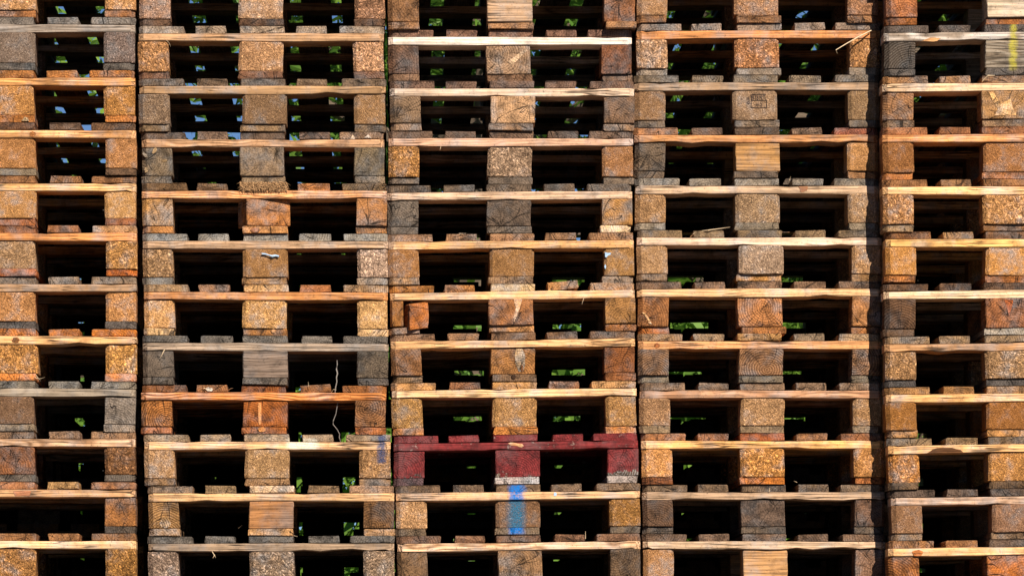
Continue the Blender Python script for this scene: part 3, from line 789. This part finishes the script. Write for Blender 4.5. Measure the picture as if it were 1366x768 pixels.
def sliver(c, i, part, pxpts, r0, r1, y=-0.008, mat='pale', name='splinter'):
    root, parts, _ = FRONT[c, i]
    par = parts[part][0] if part in ('str',) else parts[part[0]][part[1]]
    y0 = STACK_Y[c]
    pts = []
    for k, p in enumerate(pxpts):
        yy = y0 + (p[2] if len(p) > 2 else y)
        pts.append((to_x(p[0], yy), yy, to_z(p[1], yy)))
    o = Vector(pts[0])
    me = sliver_mesh([tuple(Vector(p) - o) for p in pts], r0, r1)
    me.materials.append(MAT[mat])
    return child(name, me, mat, par, o)

# the long splinter hanging off the stringer in the second stack from the right
s = sliver(4, 1, 'str', [(1162, 41, -0.006), (1148, 48, -0.02), (1130, 58, -0.035), (1115, 67, -0.05), (1117, 72, -0.052)], 0.0062, 0.0018, mat='pale')
s['label'] = 'long pale splinter torn loose from the stringer'
for a in [
    (2, 1, ('block', 0), [(222, 54), (226, 58), (228, 63)], 0.0016, 0.0006),
    (2, 7, ('str'), [(219.5, 466, -0.006), (216.5, 472, -0.012), (213.5, 478, -0.012)], 0.0032, 0.0015),
    (2, 8, ('deck', 1), [(272, 517, 0.0), (277, 520, -0.006), (281, 521, -0.004)], 0.0034, 0.002),
    (2, 8, ('deck', 1), [(303, 521, 0.03), (308, 518, 0.01), (311, 517, 0.0)], 0.0024, 0.001),
    (2, 8, ('deck', 3), [(412, 515, 0.0), (411, 509, -0.003)], 0.0022, 0.001),
    (2, 8, ('deck', 3), [(442, 523, 0.0), (445, 519, -0.01), (449, 520, -0.01)], 0.0026, 0.001),
    (2, 11, ('str'), [(283, 735, -0.002), (286, 740, -0.012), (284, 744, -0.016)], 0.0022, 0.0008),
    (2, 11, ('str'), [(286, 739, -0.010), (288, 744, -0.014)], 0.0016, 0.0006),
    (1, 7, ('bot', 1), [(45, 503, 0.0), (53, 505, -0.01), (60, 503, -0.014)], 0.0028, 0.0008),
    (1, 7, ('bot', 1), [(48, 500, 0.0), (54, 508, -0.006)], 0.002, 0.0008),
    (4, 5, ('deck', 1), [(921, 316, 0.02), (925, 312, -0.004), (928, 309, -0.006)], 0.0026, 0.001),
    (4, 5, ('deck', 1), [(930, 309, 0.02), (945, 307, 0.0), (960, 305, 0.01), (974, 303, 0.02)], 0.0045, 0.002),
    (4, 4, ('deck', 2), [(995, 245, 0.0), (999, 242, -0.006)], 0.003, 0.0015),
    (4, 4, ('deck', 3), [(1053, 241, 0.0), (1055, 235, -0.004)], 0.0022, 0.0008),
    (2, 10, ('deck', 1), [(318, 704, 0.04), (323, 700, 0.01)], 0.002, 0.0008),
    (2, 11, ('deck', 2), [(392, 714, 0.0), (397, 715, -0.012)], 0.0026, 0.0012),
    (3, 6, ('str'), [(780, 393, -0.004), (778, 400, -0.014), (776, 406, -0.018)], 0.0016, 0.0006),
    (3, 3, ('str'), [(588, 196, -0.004), (587, 200, -0.01)], 0.0016, 0.0008),
    (4, 9, ('deck', 2), [(1026, 655, 0.0), (1027, 650, -0.004)], 0.003, 0.0015),
    (4, 10, ('deck', 3), [(1063, 643, 0.0), (1059, 641, -0.01)], 0.003, 0.0012),
    (3, 11, ('deck', 3), [(781, 718, -0.002), (781, 708, -0.006)], 0.002, 0.0012),
    (5, 2, ('deck', 2), [(1311, 108, 0.0), (1318, 101, -0.012), (1327, 101, -0.012)], 0.006, 0.004),
]:
    sliver(*a)
# nails peeping out between block and stringer
for (c, i, p, x, y) in [(5, 5, ('bot', 0), 1224, 374), (3, 6, ('bot', 0), 548, 402), (2, 9, ('bot', 0), 233, 642), (1, 9, ('bot', 2), 137, 627), (3, 4, ('block', 2), 806, 300)]:
    sliver(c, i, p, [(x, y, 0.01), (x + 1.2, y + 0.6, -0.012)], 0.002, 0.0018, mat='nail', name='nail')

# shredded fibres under the centre foot of the fourth pallet, second stack
def tuft(c, i, part, x0, x1, y0p, y1p, n):
    r = random.Random(9)
    verts, faces = [], []
    root, parts, _ = FRONT[c, i]
    ox, oz = to_x((x0 + x1) / 2, 0), to_z(y0p, 0)
    hw = (x1 - x0) / 2 / PX; hh = (y1p - y0p) / PX
    for k in range(n):
        b = Vector((r.uniform(-hw, hw), r.uniform(-0.012, 0.008), -r.random() * hh * 0.72))
        d = Vector((r.gauss(0, 0.7), -abs(r.gauss(0.5, 0.4)), r.gauss(-0.8, 0.6))).normalized() * r.uniform(0.008, 0.018)
        if b.z + d.z < -hh * 1.1: d.z *= 0.3
        w = d.cross(Vector((r.gauss(0, 1), r.gauss(0, 1), r.gauss(0, 1)))).normalized() * r.uniform(0.0008, 0.002)
        u = d.cross(w).normalized() * 0.0008
        a = len(verts)
        verts += [b - w, b + w, b + u * 2, b + d]
        faces += [(a, a + 1, a + 3), (a + 1, a + 2, a + 3), (a + 2, a, a + 3)]
    me = bpy.data.meshes.new('fibre_tuft'); me.from_pydata([tuple(v) for v in verts], [], faces)
    me.materials.append(plain('shredded_fibre', (170, 130, 88), 0.9, 0.6, 240))
    o = child('fibre_tuft', me, 'pale', parts['deck'][2], (ox, 0.0, oz))
    o['kind'] = 'stuff'; o['label'] = 'shredded wood fibres hanging over the stringer'
tuft(2, 4, 'deck', 320, 383, 243, 257.5, 900)

# the broken-off half of the left block in the middle stack
root, parts, _ = FRONT[3, 6]
me = block_mesh(0.064, 0.12, 0.083, 0.004, 0.003, 0.003, 0.0036, 0.010)
o = piece('block', me, 's', (180, 108, 48), root, (0, 0, 0), 0.35)
bpy.context.view_layer.update()
o.matrix_parent_inverse = Matrix.Identity(4)
o.location = root.matrix_world.inverted() @ Vector((to_x(559.5, 0), -0.002, to_z(421, 0)))
o.rotation_euler = (0.0, -0.12, 0.36)
o['label'] = 'broken orange-brown half block standing askew'

# torn white film on a centre block
def film():
    root, parts, spec = FRONT[2, 5]
    blk = spec['_front'][1]
    r = random.Random(4)
    pts = [(349, 339), (354, 339.5), (359, 341), (363, 342.5), (367, 341.5), (372, 342.5)]
    verts, faces = [], []
    ox, oz = to_x(349, 0), to_z(339, 0)
    for k, (x, y) in enumerate(pts):
        w = 0.0034 + r.uniform(-.001, .0015)
        X, Z = to_x(x, 0) - ox, to_z(y, 0) - oz
        yy = -0.001 - r.uniform(0, 0.004)
        verts += [(X, yy, Z + w), (X + 0.001, yy - 0.003, Z), (X, yy + 0.001, Z - w * 0.7)]
    for k in range(len(pts) - 1):
        a = k * 3
        faces += [(a, a + 3, a + 4, a + 1), (a + 1, a + 4, a + 5, a + 2)]
    me = bpy.data.meshes.new('film_scrap'); me.from_pydata(verts, [], faces); me.materials.append(MAT['tape'])
    sol = child('film_scrap', me, 'tape', blk, (ox, -0.003, oz))
    m = sol.modifiers.new('thickness', 'SOLIDIFY'); m.thickness = 0.0006
    sol['label'] = 'torn scrap of whitish plastic film'
film()

# the stamp on a centre block, second stack from the right
def stamp():
    root, parts, spec = FRONT[4, 2]
    blk = spec['_front'][1]
    bpy.context.view_layer.update()
    verts, faces = [], []
    def quad(x0, x1, y0, y1):
        a = len(verts)
        for yy in (-0.0006, 0.0004):
            verts.extend([(to_x(x0, 0), yy, to_z(y0, 0)), (to_x(x1, 0), yy, to_z(y0, 0)), (to_x(x1, 0), yy, to_z(y1, 0)), (to_x(x0, 0), yy, to_z(y1, 0))])
        faces.extend([(a, a + 1, a + 2, a + 3), (a + 7, a + 6, a + 5, a + 4), (a, a + 4, a + 5, a + 1), (a + 1, a + 5, a + 6, a + 2), (a + 2, a + 6, a + 7, a + 3), (a + 3, a + 7, a + 4, a)])
    quad(1002.2, 1002.8, 126, 143.8); quad(1022.8, 1023.4, 133, 143.8); quad(1002.8, 1022.8, 143.2, 143.8)
    quad(1002.8, 1022.4, 125.2, 125.7); quad(1002.8, 1022.8, 133.6, 134.0)
    def text(body, px, py, sx, sz, rot=0.0):
        cu = bpy.data.curves.new('stamp_text', 'FONT'); cu.body = body; cu.size = 1.0; cu.align_x = 'CENTER'; cu.extrude = 0.0; cu.resolution_u = 2
        ob = bpy.data.objects.new('stamp_text', cu); COL.objects.link(ob)
        dg = bpy.context.evaluated_depsgraph_get(); dg.update()
        me = bpy.data.meshes.new_from_object(ob.evaluated_get(dg))
        bpy.data.objects.remove(ob)
        a = len(verts)
        cs, sn = math.cos(rot), math.sin(rot)
        for v in me.vertices:
            x, z = v.co.x * sx, v.co.y * sz
            verts.append((to_x(px, 0) + x * cs - z * sn, -0.0006, to_z(py, 0) + x * sn + z * cs))
        for p in me.polygons: faces.append(tuple(a + k for k in p.vertices))
        bpy.data.meshes.remove(me)
    text('BS KB MUTI', 1012.4, 132.9, 0.0088, 0.0225)
    text('m2', 1012.6, 141.3, 0.017, 0.0150)
    text('EUR', 1000.4, 133.6, 0.013, 0.014, math.pi / 2)
    oy = FRONT[4, 2][0].location.y + blk.location.y
    me = bpy.data.meshes.new('stamp'); me.from_pydata(verts, [], faces); me.materials.append(MAT['ink'])
    o = child('stamp', me, 'ink', blk, (0, oy - 0.0018, 0))
    o['label'] = 'dark ink stamp of letters in a box'
stamp()

# two thin crooked twigs caught in the second stack
def twig(pts, y, label, r0, r1):
    w = [(to_x(a, y), y + 0.003 * math.sin(k), to_z(b, y)) for k, (a, b) in enumerate(pts)]
    o0 = Vector(w[-1])
    me = sliver_mesh([tuple(Vector(p) - o0) for p in w], r0, r1, 1.0); me.materials.append(MAT['bark'])
    o = bpy.data.objects.new('twig', me); COL.objects.link(o); o.location = o0
    tag(o, label, 'twig', 'dry twigs caught in the second stack')
twig([(449.5, 480), (450, 486), (448.8, 492), (450.2, 498), (448.8, 503), (449.4, 509), (447.8, 516), (447, 523.5)], 0.012,
     'short dry twig standing on top of the striped orange stringer', 0.0017, 0.0026)
twig([(451, 535.5), (449.5, 543), (448, 552), (444.5, 561), (444.5, 566), (450, 573), (453, 579), (452.5, 583), (454.5, 589)], 0.02,
     'longer crooked twig hanging below the striped orange stringer', 0.0017, 0.0023)

# patches of bare or torn wood, knots and scars lying on single pieces
def patch(c, i, part, k, poly, rgb, mat='s', con=0.3, name='torn_patch', proud=0.0016):
    root, parts, spec = FRONT[c, i]
    par = spec['_front'][k] if part == 'block' else parts[part][k]
    y0 = root.location.y + par.location.y
    r = random.Random(len(poly) * 31 + c * 7 + i)
    cx = sum(p[0] for p in poly) / len(poly); cy = sum(p[1] for p in poly) / len(poly)
    bm = bmesh.new()
    ox, oz = to_x(cx, y0), to_z(cy, y0)
    pts = []
    for a, p in enumerate(poly):
        q = poly[(a + 1) % len(poly)]
        pts.append(p)
        pts.append(((p[0] + q[0]) / 2 + r.uniform(-.7, .7), (p[1] + q[1]) / 2 + r.uniform(-.7, .7)))
    lo = [bm.verts.new((to_x(x, y0) - ox, 0.004, to_z(y, y0) - oz)) for x, y in pts]
    hi = [bm.verts.new(((to_x(x, y0) - ox) * 0.93, -proud + r.uniform(-.0006, .0006), (to_z(y, y0) - oz) * 0.93)) for x, y in pts]
    for a in range(len(pts)):
        b = (a + 1) % len(pts)
        bm.faces.new((lo[a], lo[b], hi[b], hi[a]))
    mid = bm.verts.new((0, -proud, 0))
    for a in range(len(pts)): bm.faces.new((hi[a], hi[(a + 1) % len(pts)], mid))
    bmesh.ops.recalc_face_normals(bm, faces=bm.faces)
    me = bpy.data.meshes.new(name); bm.to_mesh(me); bm.free()
    me.materials.append(MAT[mat])
    o = child(name, me, mat, par, (ox, y0, oz))
    o.color = (*vary(rgb, 0.05, 'x'), con)
def oval(x, y, a, b, t=0.0):
    return [(x + a * math.cos(k) * math.cos(t) - b * math.sin(k) * math.sin(t), y + a * math.cos(k) * math.sin(t) + b * math.sin(k) * math.cos(t)) for k in [j * math.pi / 4 for j in range(8)]]
patch(3, 6, 'block', 1, [(685, 398), (697, 398), (694, 410), (690, 422), (685.5, 431), (684.5, 424), (688, 410)], (235, 175, 105))
patch(3, 7, 'block', 1, [(688, 464), (697, 464), (701, 474), (701, 486), (698, 496), (692, 497), (687, 484), (686, 474)], (205, 165, 108), con=0.6)
patch(3, 7, 'block', 1, oval(696, 491, 2.6, 4.6), (120, 78, 42), name='knot', proud=0.0028)
patch(5, 2, 'block', 1, [(1318.5, 123), (1325, 123), (1331, 138), (1339, 141), (1349, 131), (1352, 144), (1357, 155), (1327, 155), (1331, 146), (1323, 134)], (240, 190, 125))
for q in (oval(206, 201, 2.6, 5, 0.5), oval(219, 214.5, 4.5, 2.2), oval(193.5, 206.5, 5, 2.2, 0.9), oval(195, 226.5, 2.8, 4.2)):
    patch(2, 3, 'block', 0, q, (160, 134, 98), name='knot')
patch(5, 6, 'block', 1, [(1339, 399), (1352, 399), (1350, 410), (1346.5, 423), (1343, 412)], (205, 112, 52))
patch(4, 6, 'block', 0, [(856, 416), (861, 417), (868, 428), (870, 433), (866, 432), (861, 422)], (225, 175, 115))
patch(3, 1, 'block', 1, [(676, 83), (690, 73), (702, 64), (704, 67), (694, 77), (682, 88)], (205, 172, 135))
patch(3, 9, 'str', 0, [(677, 591), (684, 589.6), (697, 591.5), (699, 595), (697, 597), (690, 594.5), (681, 593.5)], (235, 170, 95), 'x')
patch(4, 4, 'str', 0, [(1065, 248.6), (1078, 248.6), (1077, 254), (1070, 257), (1067, 255)], (185, 120, 62), 'x')
patch(1, 3, 'str', 0, oval(43.5, 179, 4.6, 4.0), (160, 105, 58), name='knot')
patch(1, 7, 'str', 0, oval(21, 453.5, 5.5, 4.2), (185, 125, 70), name='knot')
patch(4, 7, 'str', 0, oval(876.5, 460.5, 4.5, 3.4), (170, 105, 60), name='knot')
patch(5, 9, 'str', 0, [(1234, 604.5), (1243, 599), (1256, 596.5), (1270, 596.5), (1282, 599.5), (1288, 603.8), (1262, 604.2)], (112, 76, 46), 'x', name='scorched_notch')
patch(5, 1, 'str', 0, [(1229, 55.5), (1236, 52), (1246, 50), (1256, 51), (1251, 55), (1240, 55.6)], (215, 165, 112), 'x')
patch(5, 11, 'str', 0, [(1216, 735), (1226, 732.5), (1232, 735), (1229, 741), (1219, 741)], (190, 118, 62), 'x')
patch(3, 5, 'block', 2, [(806.5, 336), (816, 337), (814, 340), (811, 341), (809, 344), (807, 343)], (235, 235, 235), 'tape')
patch(3, 5, 'block', 2, oval(807.5, 356, 1.2, 3.5), (235, 235, 235), 'tape')
patch(3, 10, 'str', 0, oval(740.5, 658.8, 2.4, 3.2), (235, 235, 235), 'tape')
patch(2, 6, 'bot', 1, oval(364.5, 441.5, 3.0, 2.6), (215, 160, 100), name='knot')
patch(3, 7, 'bot', 1, oval(685, 502.5, 3.6, 3.2), (85, 60, 40), name='knot')
patch(1, 2, 'bot', 1, [(28, 161.5), (33, 155.5), (37, 157), (39, 161.5)], (240, 205, 155))
patch(2, 3, 'deck', 4, [(467, 186), (470, 178.5), (474, 186)], (225, 190, 150))
patch(2, 3, 'deck', 4, [(485, 184), (491, 179.5), (496, 185)], (225, 190, 150))
patch(2, 8, 'block', 1, [(344, 536), (348.5, 536), (348.5, 566), (345, 567)], (215, 150, 90))
patch(2, 8, 'bot', 1, oval(349.5, 572.5, 6.0, 3.6), (205, 140, 80), name='knot')
patch(2, 4, 'bot', 1, oval(340, 307, 6.5, 3.6), (205, 130, 72), name='knot')
patch(2, 8, 'deck', 1, [(273, 519), (277, 515.5), (283, 517), (284, 521), (278, 521.5)], (240, 215, 185))
patch(2, 10, 'block', 0, oval(220.5, 697, 8.5, 7.5), (205, 160, 95), con=0.9, name='heartwood')
patch(1, 10, 'str', 0, [(17, 654.5), (42, 654), (40, 661.5), (20, 662)], (190, 125, 82), 'x')
